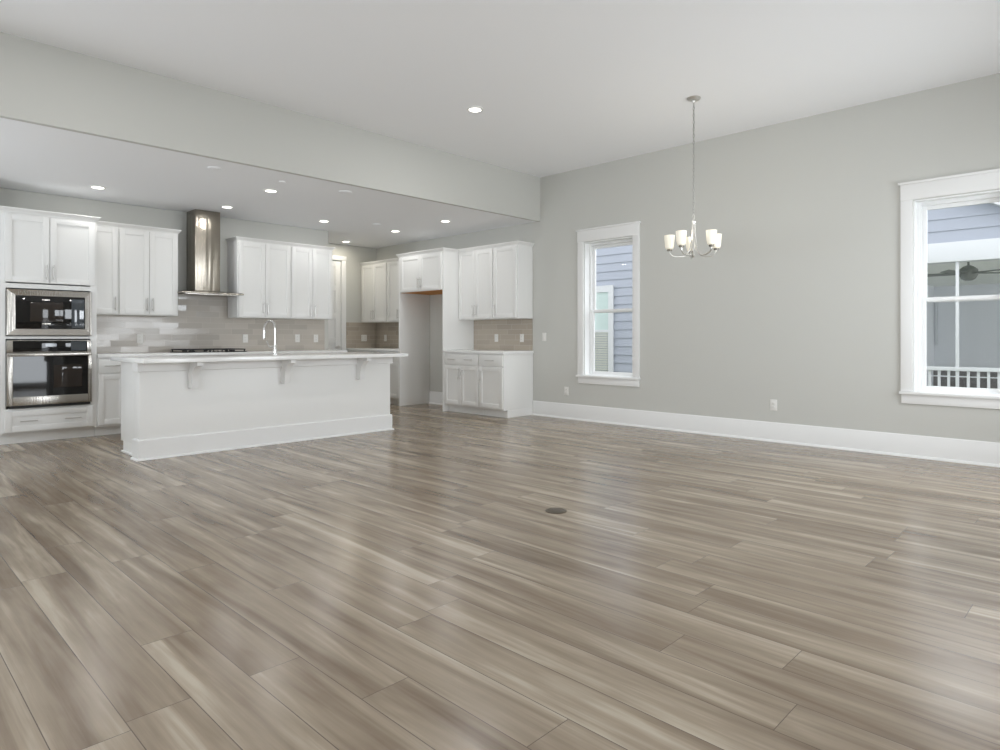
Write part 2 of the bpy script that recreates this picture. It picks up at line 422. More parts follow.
wm = MB()  # added windows that the glossy tiles reflect
for x in (RX[0], (RX[0]+RX[1])/2-.06, RX[1]-.1): wm.box(x, x+.1, YF-.1, YF-.04, .6, 2.36)
wm.box(*RX, YF-.1, YF-.04, .6, .7).box(*RX, YF-.1, YF-.04, 2.26, 2.36)
w5 = struct('window_added_rear', wm, M['trim'], label='unseen paired windows added behind the camera', cat='window')
for a, b in ((RX[0]+.1, 5.39), (5.49, RX[1]-.1)): MB().box(a, b, YF-.073, YF-.067, .7, 2.26).build('pane', M['pane'], w5)

# pantry door in the nook
dr = MB(); dx0, dx1 = 5.405, 6.165; yd = YR+.003
st, rl = .105, .10
zs = [0.012, 0.24, 0.60, 0.70, 1.04, 1.14, 1.48, 1.58, 1.92, 2.02, 2.335, 2.435]
dr.box(dx0, dx0+st, yd, yd+.04, .012, 2.435, .003).box(dx1-st, dx1, yd, yd+.04, .012, 2.435, .003)
for a, b in ((.012, .22), (.56, .66), (1.0, 1.1), (1.42, 1.52), (1.92, 2.01), (2.34, 2.435)): dr.box(dx0+st, dx1-st, yd, yd+.04, a, b, .003)
dr.box(dx0+st-.01, dx1-st+.01, yd+.014, yd+.03, .02, 2.43)
d1 = struct('door_1', dr, M['trim'], label='white panelled pantry door in the nook', cat='door')
cs = MB()
cs.box(dx0-.10, dx0-.012, YR-.02, YR, 0, 2.452, .002).box(dx1+.012, dx1+.10, YR-.02, YR, 0, 2.452, .002).box(dx0-.105, dx1+.105, YR-.026, YR, 2.452, 2.53, .002)
cs.box(dx0-.02, dx0-.003, YR, YR+.1, 0, 2.445).box(dx1+.003, dx1+.02, YR, YR+.1, 0, 2.445)
cs.build('casing', M['trim'], d1)
hb = MB(); hb.lathe((0, 0, 0), [(.026, 0), (.026, .008), (.012, .012), (.011, .045), (.011, .05)], 20)
for v in hb.bm.verts: v.co = Vector((6.125+v.co.x, yd-v.co.z, .935+v.co.y))
hb.tube([(6.128, yd-.048, .935), (6.09, yd-.050, .936), (6.03, yd-.046, .932)], .008)
ho = hb.build('door_handle', M['nickel'], d1); ho['label'] = 'nickel lever handle'

# ------------------------------------------------------------------ cabinets
# local frame: x along the wall (viewer's left to right), y=0 the cabinet face, +y into the wall, z up
def shaker(x0, x1, z0, z1, y=0.0, th=.02, w=.058):
    m = MB(); f = y-th; bv = .0018
    m.box(x0, x0+w, f, y, z0, z1, bv).box(x1-w, x1, f, y, z0, z1, bv)
    m.box(x0+w, x1-w, f, y, z1-w, z1, bv).box(x0+w, x1-w, f, y, z0, z0+w, bv)
    m.box(x0+w-.004, x1-w+.004, f+.0095, y-.002, z0+w-.004, z1-w+.004)
    return m
def slab(x0, x1, z0, z1, y=0.0, th=.02): return MB().box(x0, x1, y-th, y, z0, z1, .003)
def pull(c, vert, L=.16, y=-.02):
    m = MB(); x, z = c; r = .0055; so = .032
    d = (0, L/2) if vert else (L/2, 0)
    m.tube([(x-d[0], y-so, z-d[1]), (x+d[0], y-so, z+d[1])], r, 10)
    for s in (-.72, .72):
        m.tube([(x+s*d[0], y-so, z+s*d[1]), (x+s*d[0], y-.0005, z+s*d[1])], r*.85, 8)
    return m
def crown(x0, x1, yf, yb, z, el, er, p=.032, reach=None):
    # overhang at exposed ends; where a shallower neighbour meets the end it stops at reach
    def ring(e, zz, q0, q1):
        a = x0-(e if el else 0); b = x1+(e if er else 0)
        return [(a, q0-e, zz), (b, q0-e, zz), (b, q1, zz), (a, q1, zz)]
    prof = [(.006, 0), (.006, .008), (.010, .012), (p*.6, .026), (p, .040), (p, .050)]
    m = MB().loft([ring(e, z+h, yf, reach if reach else yb-.003) for e, h in prof])
    if reach: m.box(x0, x1, reach, yb-.003, z, z+.050)
    return m
def cabinet(name, label, loc, rotz, Wd, D, h, doors=(), drawers=(), toe=0, crown_z=None, el=False, er=False, group=None, carcass=None, bottom=None, reach=None):
    t = thing(name, label, 'cabinet', loc, rotz, group)
    if carcass: carcass.build('carcass', M['cab'], t)
    else: MB().box(.0004, Wd-.0004, 0, D-.003, toe, h, .0015).build('carcass', M['cab'], t)
    if toe: MB().box(0.001, Wd-.001, .075, D-.003, 0.001, toe-.0005).build('toe_kick', M['cab'], t)
    for (x0, x1, z0, z1, side, at) in doors:
        d = shaker(x0, x1, z0, z1).build('door', M['cab'], t)
        if side:
            px = x0+.029 if side == 'l' else x1-.029
            pz = z0+.115 if at == 'b' else z1-.115
            pull((px, pz), True).build('handle', M['chrome'], d)
    for (x0, x1, z0, z1, n) in drawers:
        d = (slab(x0, x1, z0, z1) if z1-z0 < .2 else shaker(x0, x1, z0, z1)).build('drawer', M['cab'], t)
        for i in range(n):
            pull((x0+(x1-x0)*(i+.5)/n, (z0+z1)/2), False, .16 if n == 1 else .15).build('handle', M['chrome'], d)
    if crown_z is not None: crown(0, Wd, -.002, D, crown_z, el, er, reach=reach).build('crown_moulding', M['cab'], t)
    if bottom: MB().box(.02, Wd-.02, .02, D, -.004, .001).build('bottom_panel', M['brown'], t)['label'] = 'bare brown plywood underside'
    return t
def pair(x0, x1, z0, z1, at, g=.0025):
    c = (x0+x1)/2
    return [(x0, c-g, z0, z1, 'r', at), (c+g, x1, z0, z1, 'l', at)]

FB = 8.22                 # base cabinet faces on the kitchen wall
FU = 8.515                # wall cabinet faces
DB, DU = YB-FB, YB-FU
U0, UH = 1.37, 1.022      # wall cabinets: bottom and box height (crown on top)
UG, BG = 'wall cabinets with shaker doors', 'base cabinets with shaker doors'

# oven tower
TW = 0.855; cx = MB(); s = .019; zt = 2.385; DBT = DB-.003
cx.box(0, s, 0, DBT, .105, zt).box(TW-s, TW, 0, DBT, .105, zt).box(s, TW-s, DBT-.012, DBT, .105, zt)
cx.box(s, TW-s, 0, DBT-.012, zt-s, zt).box(s, TW-s, 0.02, DBT-.012, .105, .125)
for za, zb in ((.335, .366), (1.088, 1.112), (1.612, 1.66)): cx.box(s, TW-s, 0, DBT-.012, za, zb)
for za, zb in ((.125, .335), (.366, 1.088), (1.112, 1.612), (1.66, zt-s)):
    cx.box(s, .044, 0, .02, za, zb).box(TW-.060, TW-s, 0, .02, za, zb)
cabinet('oven_cabinet', 'tall white cabinet housing the microwave and the wall oven', (1.150, FB, 0), 0, TW, DB, zt,
        doors=[(.036, .4155, 1.672, 2.370, 'r', 'b'), (.4205, TW-.022, 1.672, 2.370, 'l', 'b')],
        drawers=[(.036, TW-.035, .128, .345, 2)], toe=.105, crown_z=zt, el=True, er=True, carcass=cx, reach=FU-FB-.042)

# wall cabinets along the kitchen wall
cabinet('wall_cabinet', 'narrow white single-door wall cabinet right beside the tall oven cabinet', (2.007, FU, U0), 0, .291, DU, UH,
        doors=[(.012, .281, .012, UH-.012, 'r', 'b')], crown_z=UH, group=UG)
cabinet('wall_cabinet', 'white two-door wall cabinet between the narrow cabinet and the range hood', (2.299, FU, U0), 0, .664, DU, UH,
        doors=pair(.010, .652, .012, UH-.012, 'b'), crown_z=UH, er=True, group=UG)
cabinet('wall_cabinet', 'white two-door wall cabinet just past the range hood, above the faucet', (3.712, FU, U0), 0, .762, DU, UH,
        doors=pair(.014, .750, .012, UH-.012, 'b'), crown_z=UH, el=True, group=UG)
cabinet('wall_cabinet', 'white two-door wall cabinet at the pantry end of the range hood wall', (4.475, FU, U0), 0, .668, DU, UH,
        doors=pair(.012, .654, .012, UH-.012, 'b'), crown_z=UH, er=True, group=UG)
# base cabinets along the kitchen wall
BH = .875
def base_doors(w, n):
    dz = (.128, .690)
    if n == 1: return [(.012, w-.012, *dz, 'r', 't')], [(.012, w-.012, .708, .860, 1)]
    return pair(.012, w-.012, *dz, 't'), [(.012, w-.012, .708, .860, 2)]
for x, w, n, lab in ((2.007, .291, 1, 'narrow white base cabinet between the oven cabinet and the island end'),
                     (2.299, .664, 2, 'white base cabinet behind the island, before the cooktop'),
                     (2.964, .750, 0, 'white drawer cabinet under the black cooktop'),
                     (3.715, .760, 2, 'white base cabinet behind the island, past the cooktop'),
                     (4.476, .700, 2, 'white base cabinet at the pantry end behind the island')):
    if n: dd, ww = base_doors(w, n)
    else: dd, ww = [], [(.012, w-.012, .128, .39, 1), (.012, w-.012, .405, .68, 1), (.012, w-.012, .708, .86, 1)]
    cabinet('base_cabinet', lab, (x, FB, 0), 0, w, DB, BH, dd, ww, toe=.105, group=BG)
tag(MB().box(2.009, 5.190, FB-.035, YB-.012, BH+.001, .914, .003).build('countertop', M['quartz']), 'white quartz countertop along the range hood wall', 'countertop')

# ---- window-wall run (faces -X)
RZ = -PI/2
FXB, FXU, FXF = 6.315, 6.600, 6.290
DXB, DXU, DXF = XW-FXB, XW-FXU, XW-FXF
cabinet('wall_cabinet', 'white two-door wall cabinet in the nook corner beside the pantry door', (FXU, 9.938, U0), RZ, .784, DXU, UH,
        doors=pair(.020, .766, .012, UH-.012, 'b'), crown_z=UH, group=UG)
cabinet('wall_cabinet', 'two-door wall cabinet in the nook touching the refrigerator enclosure', (FXU, 9.152, U0), RZ, .728, DXU, UH,
        doors=pair(.018, .712, .012, UH-.012, 'b'), crown_z=UH, group=UG)
for y, w, lab in ((9.938, .784, 'white base cabinet in the nook corner under the brown splash'), (9.152, .728, 'white base cabinet beside the refrigerator recess, half hidden by the island')):
    dd, ww = base_doors(w, 2)
    cabinet('base_cabinet', lab, (FXB, y, 0), RZ, w, DXB, BH, dd, ww, toe=.105, group=BG)
tag(MB().box(FXB-.035, XW-.012, 8.4255, 9.936, BH+.001, .914, .003).build('countertop', M['quartz']), 'white quartz countertop in the nook by the pantry door', 'countertop')
# refrigerator enclosure
tag(MB().box(FXF, XW-.003, 8.398, 8.423, .001, 2.385, .002).build('refrigerator_panel', M['cab']), 'tall white side panel of the refrigerator recess, nook side', 'panel', 'side panels of the refrigerator recess')
tag(MB().box(FXF, XW-.003, 7.323, 7.348, .001, 2.385, .002).build('refrigerator_panel', M['cab']), 'tall white side panel between the refrigerator recess and the small counter', 'panel', 'side panels of the refrigerator recess')
FW = 8.3975-7.3485
t = cabinet('wall_cabinet', 'short deep two-door cabinet over the empty refrigerator recess', (FXF, 8.3975, 1.815), RZ, FW, DXF, .570,
            doors=pair(.045, FW-.012, .012, .556, 'b'), group=UG, bottom=True)
crown(-.0255, FW+.0255, -.002, DXF, .5705, True, True, reach=FXU-FXF-.042).build('crown_moulding', M['cab'], t)
# far run beside the window wall
cabinet('wall_cabinet', 'white two-door wall cabinet between the refrigerator enclosure and the last single cabinet', (FXU, 7.3225, U0), RZ, .742, DXU, UH,
        doors=pair(.014, .728, .012, UH-.012, 'b'), crown_z=UH, group=UG)
cabinet('wall_cabinet', 'white single-door wall cabinet ending the run, nearest the tall window', (FXU, 6.580, U0), RZ, .474, DXU, UH,
        doors=[(.016, .458, .012, UH-.012, 'l', 'b')], crown_z=UH, er=True, group=UG)
dd, ww = base_doors(.743, 2)
cabinet('base_cabinet', 'white base cabinet with two doors and a wide drawer, beside the refrigerator recess', (FXB, 7.3220, 0), RZ, .743, DXB, BH, dd, ww, toe=.105, group=BG)
cabinet('base_cabinet', 'white single-door base cabinet with one drawer, ending the run by the baseboard', (FXB, 6.578, 0), RZ, .478, DXB, BH,
        [(.012, .466, .128, .690, 'l', 't')], [(.012, .466, .708, .860, 1)], toe=.105, group=BG)
tag(MB().box(FXB-.035, XW-.012, 6.076, 7.3220, BH+.001, .914, .003).build('countertop', M['quartz']),
    'short white quartz countertop under the taupe splash beside the tall window', 'countertop')

# ------------------------------------------------------------------ tile splashes
def splash(mb, m, lab): tag(mb.build('tile_backsplash', m), lab, 'backsplash')
splash(MB().box(2.009, 5.190, YB-.010, YB-.001, .9145, U0).box(2.966, 3.710, YB-.010, YB-.001, U0, 1.652), M['tile'], 'glossy grey tile backsplash behind the cooktop and faucet')
splash(MB().box(6.275, XW-.0105, YR-.010, YR-.001, .9145, U0).box(XW-.010, XW-.001, 8.425, YR-.010, .9145, U0), M['tile2'], 'brown-grey tile backsplash in the nook corner')
splash(MB().box(XW-.010, XW-.001, 6.108, 7.321, .9145, U0), M['tile2'], 'taupe tile backsplash over the short counter beside the tall window')

# ------------------------------------------------------------------ oven, microwave, hood, cooktop
def on(mb, name, m, par, lab=None):
    o = mb.build(name, m, par)
    if lab: o['label'] = lab
    return o
ov = thing('wall_oven', 'stainless wall oven with black glass door, under the microwave', 'oven', (1.198, FB, .370))
w = .750
on(MB().box(.02, w-.02, .003, .50, .01, .712), 'body', M['black'], ov)
on(MB().box(0, w, -.022, -.0005, .575, .702, .003), 'control_panel', M['steel'], ov, 'stainless control strip')
dp = on(MB().box(.052, w-.038, -.025, -.021, .582, .697, .001), 'display', M['blackglass'], ov, 'black glass touch display')
on(MB().box(.560, w-.05, -.027, -.0245, .590, .690), 'keypad', M['display'], dp)
on(MB().box(.33, .43, -.027, -.0245, .635, .668), 'clock', M['display'], dp)
dz0, dz1 = .028, .570
dm = MB(); dm.box(0, .050, -.042, -.0005, dz0, dz1, .004).box(w-.035, w, -.042, -.0005, dz0, dz1, .004)
dm.box(.050, w-.035, -.042, -.0005, dz0, .118, .004).box(.050, w-.035, -.042, -.0005, .535, dz1, .004)
od = on(dm, 'door', M['steel'], ov)
on(MB().box(.046, w-.031, -.040, -.004, .114, .539), 'door_glass', M['blackglass'], od, 'black glass of the oven door')
on(MB().box(.40, .66, -.0412, -.0398, .20, .44, .0005), 'inner_window', M['innerglass'], od)
hm = MB().box(.012, w-.012, -.094, -.074, .538, .568, .008)
for x in (.05, w-.05): hm.box(x-.012, x+.012, -.076, -.041, .543, .563, .003)
on(hm, 'handle', M['steel'], od, 'flat stainless bar handle')
on(MB().box(.02, w-.01, -.030, -.0005, .002, .026), 'vent', M['black'], ov, 'black vent slot')

mw = thing('microwave', 'built-in microwave in a broad stainless frame, above the oven', 'microwave', (1.198, FB, 1.118))
h = .485
on(MB().box(.02, w-.02, .003, .42, .005, .470), 'body', M['black'], mw)
fm = MB()
def bevel_frame(ox0, ox1, oz0, oz1, ix0, ix1, iz0, iz1, y0, y1):
    O = [(ox0, oz0), (ox1, oz0), (ox1, oz1), (ox0, oz1)]; I = [(ix0, iz0), (ix1, iz0), (ix1, iz1), (ix0, iz1)]
    for k in range(4):
        a, b, c, d = O[k], O[(k+1) % 4], I[(k+1) % 4], I[k]
        fm.loft([[(a[0], -.0005, a[1]), (b[0], -.0005, b[1]), (c[0], -.0005, c[1]), (d[0], -.0005, d[1])],
                 [(a[0], y0, a[1]), (b[0], y0, b[1]), (c[0], y1, c[1]), (d[0], y1, d[1])]])
bevel_frame(0, w, .006, .480, .078, w-.060, .076, .416, -.032, -.014)
on(fm, 'trim_frame', M['steel'], mw, 'stainless trim frame')
mp = on(MB().box(.076, w-.058, -.020, -.001, .074, .418, .002), 'door', M['blackglass'], mw, 'black glass door')
on(MB().box(.20, .49, -.0212, -.0198, .15, .355, .0005), 'window', M['innerglass'], mp)
on(MB().box(.565, w-.066, -.0212, -.0198, .085, .395, .0005), 'keypad', M['display'], mp)
on(MB().box(.300, .370, -.024, -.0198, .372, .388, .001), 'badge', M['steel'], mp)
on(MB().box(.300, .375, -.024, -.0198, .120, .136, .001), 'door_button', M['steel'], mp)

hd = thing('range_hood', 'stainless chimney range hood above the black cooktop', 'range hood', (3.335, YB-.0108, 1.655))
on(MB().box(-.160, .158, -.291, 0, .050, ZK-1.654, .002), 'chimney', M['hoodsteel'], hd, 'tall square steel chimney')
cn = MB(); hw = .385
def rr(x, y0, z): return [(-x, y0, z), (x, y0, z), (x, 0, z), (-x, 0, z)]
cn.loft([rr(hw-.004, -.486, 0), rr(hw, -.490, .004), rr(hw, -.490, .016), rr(hw-.03, -.470, .026), rr(.26, -.37, .040), rr(.166, -.306, .049)])
on(cn, 'canopy', M['hoodsteel'], hd, 'thin flared steel canopy')
on(MB().box(-.33, .33, -.44, -.06, -.008, .0005), 'filter', M['steel'], hd)
for x in (-.06, -.03, 0, .03, .06): on(MB().cyl((x, -.4955, .010), (x, -.489, .010), .006, 12), 'button', M['black'], hd)

ck = thing('cooktop', 'black gas cooktop set in the counter under the range hood', 'cooktop', (3.335, 8.50, .9145))
on(MB().box(-.385, .385, -.255, .255, 0, .010, .003), 'glass_base', M['blackglass'], ck)
for x in (-.255, 0, .255):
    g = MB()
    for xx in (-.115, .115): g.box(x+xx-.006, x+xx+.006, -.235, .235, .030, .042, .002)
    for yy in (-.235, -.118, 0, .118, .223): g.box(x-.115, x+.115, yy, yy+.012, .030, .042, .002)
    for xx in (-.115, .103):
        for yy in (-.235, .223): g.box(x+xx, x+xx+.012, yy, yy+.012, .010, .031)
    on(g, 'grate', M['black'], ck)
for x, y, r in ((-.255, -.12, .04), (-.255, .12, .032), (0, .02, .055), (.255, -.12, .032), (.255, .12, .04)):
    on(MB().lathe((x, y, .010), [(r, 0), (r, .010), (r*.7, .016)], 20), 'burner', M['black'], ck)
for i in range(5): on(MB().lathe((-.10+.05*i, -.225, .010), [(.014, 0), (.012, .014)], 16), 'knob', M['steel'], ck)

# ------------------------------------------------------------------ island
isl = thing('kitchen_island', 'long white kitchen island with a panelled back, on the plank floor', 'kitchen island', (1.88, 6.34, 0))
IL, TH = 2.728, .136
on(MB().box(0, IL, 0, TH, .001, BH, .002), 'back_panel', M['cab'], isl)
cbm = MB().box(.040, IL-.035, TH, .690, .105, BH, .002).box(.041, IL-.036, TH, .615, .001, .105)
on(cbm, 'cabinet_body', M['cab'], isl)
bb = MB(); e = .028; hb_ = .187
def ring(d, z): return [(-d, -d, z), (IL+d, -d, z), (IL+d, TH+.002, z), (-d, TH+.002, z)]
bb.loft([ring(.0185, .0012), ring(.0185, hb_-.012), ring(.012, hb_-.003), ring(.001, hb_)])
bb.loft([ring(.036, .0012), ring(.035, .010), ring(.028, .017), ring(.0185, .020)])
bb.box(.020, .040, TH+.002, .615, .0012, .020, .004).box(IL-.035, IL-.015, TH+.002, .615, .0012, .020, .004)
on(bb, 'baseboard', M['trim'], isl)
tb = MB(); tb.loft([ring(.018, .792), ring(.022, .795), ring(.022, BH-.001)])
on(tb, 'top_trim', M['trim'], isl)
for x in (.448, 1.372, 2.284):
    cb = MB(); pts = [(0, BH-.003), (-.215, BH-.003), (-.215, BH-.035)]
    pts += [(-.215+.130*math.sin(a)*1.0, BH-.035-.150*(1-math.cos(a))) for a in [PI/2*i/8 for i in range(1, 9)]]
    pts += [(-.085, BH-.225), (-.080, BH-.250), (0, BH-.250)]
    cb.prism([(p[0]-.0005, p[1]) for p in pts], 'x', x-.030, x+.030)
    on(cb, 'corbel', M['trim'], isl)
for k in range(3):
    x0 = .05+k*.88; x1 = x0+.87
    for (a, b, z0_, z1_, sd, at) in pair(x0, x1, .128, .690, 't'):
        m_ = shaker(a, b, z0_, z1_)
        for v in m_.bm.verts: v.co.y = .690-v.co.y
        on(m_, 'door', M['cab'], isl)
    m_ = MB().box(x0, x1, .690, .710, .708, .860, .003); on(m_, 'drawer', M['cab'], isl)
tag(MB().box(1.842, 4.692, 6.095, 7.085, BH+.001, .914, .004).build('countertop', M['quartz']), 'long white quartz slab on top of the kitchen island', 'countertop')

fc = thing('faucet', 'tall polished pull-down faucet standing on the island countertop', 'faucet', (3.318, 6.66, .9145))
on(MB().lathe((0, 0, 0), [(.028, 0), (.028, .006), (.019, .012), (.016, .09), (.0135, .10), (.0135, .13)], 20), 'base', M['faucet'], fc)
arc = [(0, 0, .12), (0, 0, .20), (0, 0, .265)]+[(-.015*(1-math.cos(a)), .095*(1-math.cos(a)), .285+.085*math.sin(a)) for a in [PI*i/14 for i in range(15)]]+[(-.030, .192, .262)]
on(MB().tube(arc, .0115, 12), 'spout', M['faucet'], fc)
on(MB().tube([(-.030, .192, .268), (-.031, .193, .20), (-.032, .194, .165)], [.0135, .017, .0145], 14), 'spray_head', M['faucet'], fc)
on(MB().tube([(-.010, .004, .085), (-.055, .030, .088)], .0105, 10).tube([(-.052, .029, .085), (-.066, .040, .125), (-.070, .044, .150)], .0065, 10), 'lever', M['faucet'], fc)

# ------------------------------------------------------------------ outlets and switches
def outlet(loc, rotz, lab, kind='outlet', wide=.072, grp='wall outlet plates'):
    t = thing('outlet' if kind == 'outlet' else 'light_switch', lab, kind, loc, rotz, grp)
    on(MB().box(-wide/2, wide/2, -.006, 0, -.058, .058, .002), 'cover_plate', M['plate'], t)
    n = 2 if wide > .1 else 1
    for i in range(n):
        x = 0 if n == 1 else (-.026 if i == 0 else .026)
        if kind == 'outlet':
            for z in (-.020, .020): 
                r = on(MB().box(x-.0165, x+.0165, -.0085, -.0055, z-.0145, z+.0145, .004), 'receptacle', M['plate'], t)
                on(MB().box(x-.007, x-.005, -.0090, -.0084, z-.004, z+.005).box(x+.005, x+.007, -.0090, -.0084, z-.004, z+.004), 'slots', M['slot'], r)
        else: on(MB().box(x-.016, x+.016, -.010, -.0055, -.033, .033, .002), 'rocker', M['plate'], t)
    return t
YT = YB-.0103
outlet((2.622, YT, 1.088), 0, 'white outlet on the glossy tile beneath the two-door cabinet before the hood')
outlet((3.957, YT, 1.088), 0, 'white outlet on the glossy tile beside the faucet, hood side')
outlet((4.741, YT, 1.091), 0, 'white outlet on the glossy tile, first past the faucet')
outlet((5.043, YT, 1.088), 0, 'white outlet on the glossy tile nearest the pantry door')
outlet((6.640, YR-.0103, 1.093), 0, 'double-width outlet on the brown nook tile facing the room', wide=.117)
outlet((XW-.0103, 9.638, 1.093), RZ, 'white outlet on the nook tile beside the refrigerator enclosure')
outlet((XW-.0103, 6.823, 1.094), RZ, 'white outlet on the taupe tile, nearer the refrigerator enclosure')
outlet((XW-.0103, 6.305, 1.094), RZ, 'white outlet on the taupe tile, nearer the tall window')
outlet((XW-.0003, 2.713, .387), RZ, 'white wall outlet above the baseboard between the two windows')
outlet((XW-.0003, 5.494, .374), RZ, 'white wall outlet below the narrow window, toward the cabinets')
outlet((XW-.0003, 5.890, 1.110), RZ, 'white switch plate between the end cabinet and the narrow window', 'light switch', grp='wall switch plates')

# ------------------------------------------------------------------ ceiling lights
def spot_light(par, z, power):
    l = bpy.data.lights.new('lamp_light', 'AREA'); l.shape = 'DISK'; l.size = .11; l.energy = power; l.color = (1.0, .99, .97)
    o = bpy.data.objects.new('lamp_light', l); C.objects.link(o); o.parent = par; o.location = (0, 0, z)
    return o
def downlight(x, y, z, lab, power, col=None):
    t = thing('recessed_light', lab, 'ceiling light', (x, y, z), 0, 'round recessed ceiling lights')
    on(MB().lathe((0, 0, 0), [(.080, -.0003), (.082, -.004), (.073, -.010), (.060, -.011), (.057, -.004), (.057, -.0003)], 32, caps=False), 'trim_ring', M['lampring'], t)
    on(MB().lathe((0, 0, 0), [(.0575, -.0004), (.0575, -.0085)], 32), 'lens', M['lamp'], t)
    sl = spot_light(t, -.014, power)
    if col: sl.data.color = col
    return t
for x, y, lab in ((1.975, 8.045, 'recessed ceiling light over the oven cabinet'), (3.400, 8.095, 'recessed ceiling light beside the top of the range hood'),
                  (3.365, 6.855, 'recessed ceiling light over the middle of the island'), (4.765, 8.110, 'recessed ceiling light over the last cabinet of the hood wall'),
                  (6.045, 9.575, 'recessed ceiling light in front of the pantry door'), (5.975, 8.085, 'recessed ceiling light in front of the refrigerator recess'),
                  (5.955, 6.895, 'recessed ceiling light in front of the short counter by the window')):
    if 'pantry door' in lab: downlight(x, y, ZK+.004, lab, NOOK_POWER, (1.0, .93, .78))
    else: downlight(x, y, ZK+.004, lab, KITCHEN_POWER)
downlight(4.388, 4.634, ZC, 'single recessed light in the high great room ceiling', GREAT_POWER)
for x, y, lab in ((1.1, 4.634, 'unseen recessed great room light added high above the island end'), (4.388, 1.25, 'unseen recessed great room light added behind the chandelier'), (1.1, 1.25, 'unseen recessed great room light added above the camera')):
    downlight(x, y, ZC, lab, GREAT_POWER)  # extra lamps out of view, added for light
for x, y, r, lab in ((2.54, 6.34, .062, 'round blank cap on the dropped ceiling over the oven end of the island'), (3.26, 6.38, .034, 'small round sprinkler cap on the dropped ceiling beside the island light'),
                     (3.99, 6.33, .075, 'round blank cap on the dropped ceiling over the pantry end of the island'), (5.45, 7.82, .060, 'round cap on the dropped ceiling before the refrigerator recess')):
    c_ = MB().lathe((0, 0, 0), [(r, -.0003), (r, -.006), (r*.85, -.011)], 28).build('junction_box_blank', M['ceil']); c_.location = (x, y, ZK+.004)
    tag(c_, lab, 'ceiling cap', 'round caps on the dropped ceiling')

# ------------------------------------------------------------------ chandelier
ch = thing('chandelier', 'five-light brushed nickel chandelier hanging on a chain before the window wall', 'chandelier', (5.624, 2.950, 1.848))
ztop = ZC-1.848
on(MB().lathe((0, 0, ztop), [(.064, -.0005), (.064, -.006), (.052, -.020), (.016, -.028), (.010, -.045)], 28), 'canopy', M['nickel'], ch)
cm = MB(); z = .412; i = 0
while z < ztop-.05:
    lk = [(.0085*math.cos(a), 0, .019*math.sin(a)) for a in [2*PI*j/14 for j in range(14)]]
    if i % 2: lk = [(0, p[0], p[2]) for p in lk]
    cm.tube([(p[0], p[1], p[2]+z) for p in lk], .0022, 6, True); z += .032; i += 1
cm.tube([(.004*math.sin(q*1.7), .004*math.cos(q*1.7), .40+(ztop-.45)*q/24) for q in range(25)], .0018, 6)
on(cm, 'chain', M['chain'], ch)
on(MB().lathe((0, 0, 0), [(.001, .006), (.007, .012), (.010, .022), (.006, .035), (.008, .09), (.009, .28), (.012, .315), (.022, .335), (.022, .343), (.010, .352), (.006, .368), (.006, .376)], 20), 'column', M['nickel'], ch)
on(MB().tube([(.016*math.cos(a), 0, .390+.016*math.sin(a)) for a in [2*PI*j/16 for j in range(16)]], .003, 8, True), 'top_loop', M['nickel'], ch)
cam_dir = math.atan2(-2.955, -5.619)
for k in range(5):
    th = cam_dir + math.radians(43+72*k)
    dx, dy = math.cos(th), math.sin(th)
    R = .226
    def P(r, z): return (dx*r, dy*r, z)
    path = bez(P(.014, .335), P(.012, .19), P(.020, .02), P(.105, .018), 12)+bez(P(.105, .018), P(.175, .016), P(R, .03), P(R, .082), 10)[1:]
    on(MB().tube(path, .0062, 8), 'arm', M['nickel'], ch)
    on(MB().lathe(P(R, .076), [(.006, 0), (.022, .004), (.024, .020), (.018, .026)], 18), 'cup', M['cup'], ch)
    sh_ = on(MB().lathe(P(R, .096), [(.026, 0), (.036, .008), (.043, .045), (.047, .090), (.049, .132), (.046, .1325), (.044, .090), (.040, .045), (.033, .012), (.022, .004)], 28, caps=False), 'shade', M['shade'], ch, 'frosted white glass shade')
    on(MB().lathe(P(R, .102), [(.010, 0), (.012, .02), (.022, .055), (.022, .072), (.010, .092)], 16), 'bulb', M['bulb'], sh_)
    l = bpy.data.lights.new('bulb_light', 'POINT'); l.energy = BULB_POWER; l.color = (1.0, .93, .80); l.shadow_soft_size = .03
    lo = bpy.data.objects.new('bulb_light', l); C.objects.link(lo); lo.parent = ch; lo.location = P(R, .235)

# ------------------------------------------------------------------ floor box cover
fcv = thing('floor_outlet_cover', 'round bronze-grey outlet cover set into the plank floor', 'floor outlet', (3.183, 2.615, 0))
on(MB().lathe((0, 0, 0), [(.068, .0004), (.068, .003), (.064, .0055), (.054, .0055), (.053, .0035)], 36, caps=False).lathe((0, 0, 0), [(.0535, .0004), (.0535, .0036)], 36), 'flange', M['cover'], fcv)
on(MB().lathe((0, 0, .0036), [(.050, 0), (.050, .0012), (.048, .0018)], 32), 'lid', M['cover'], fcv)

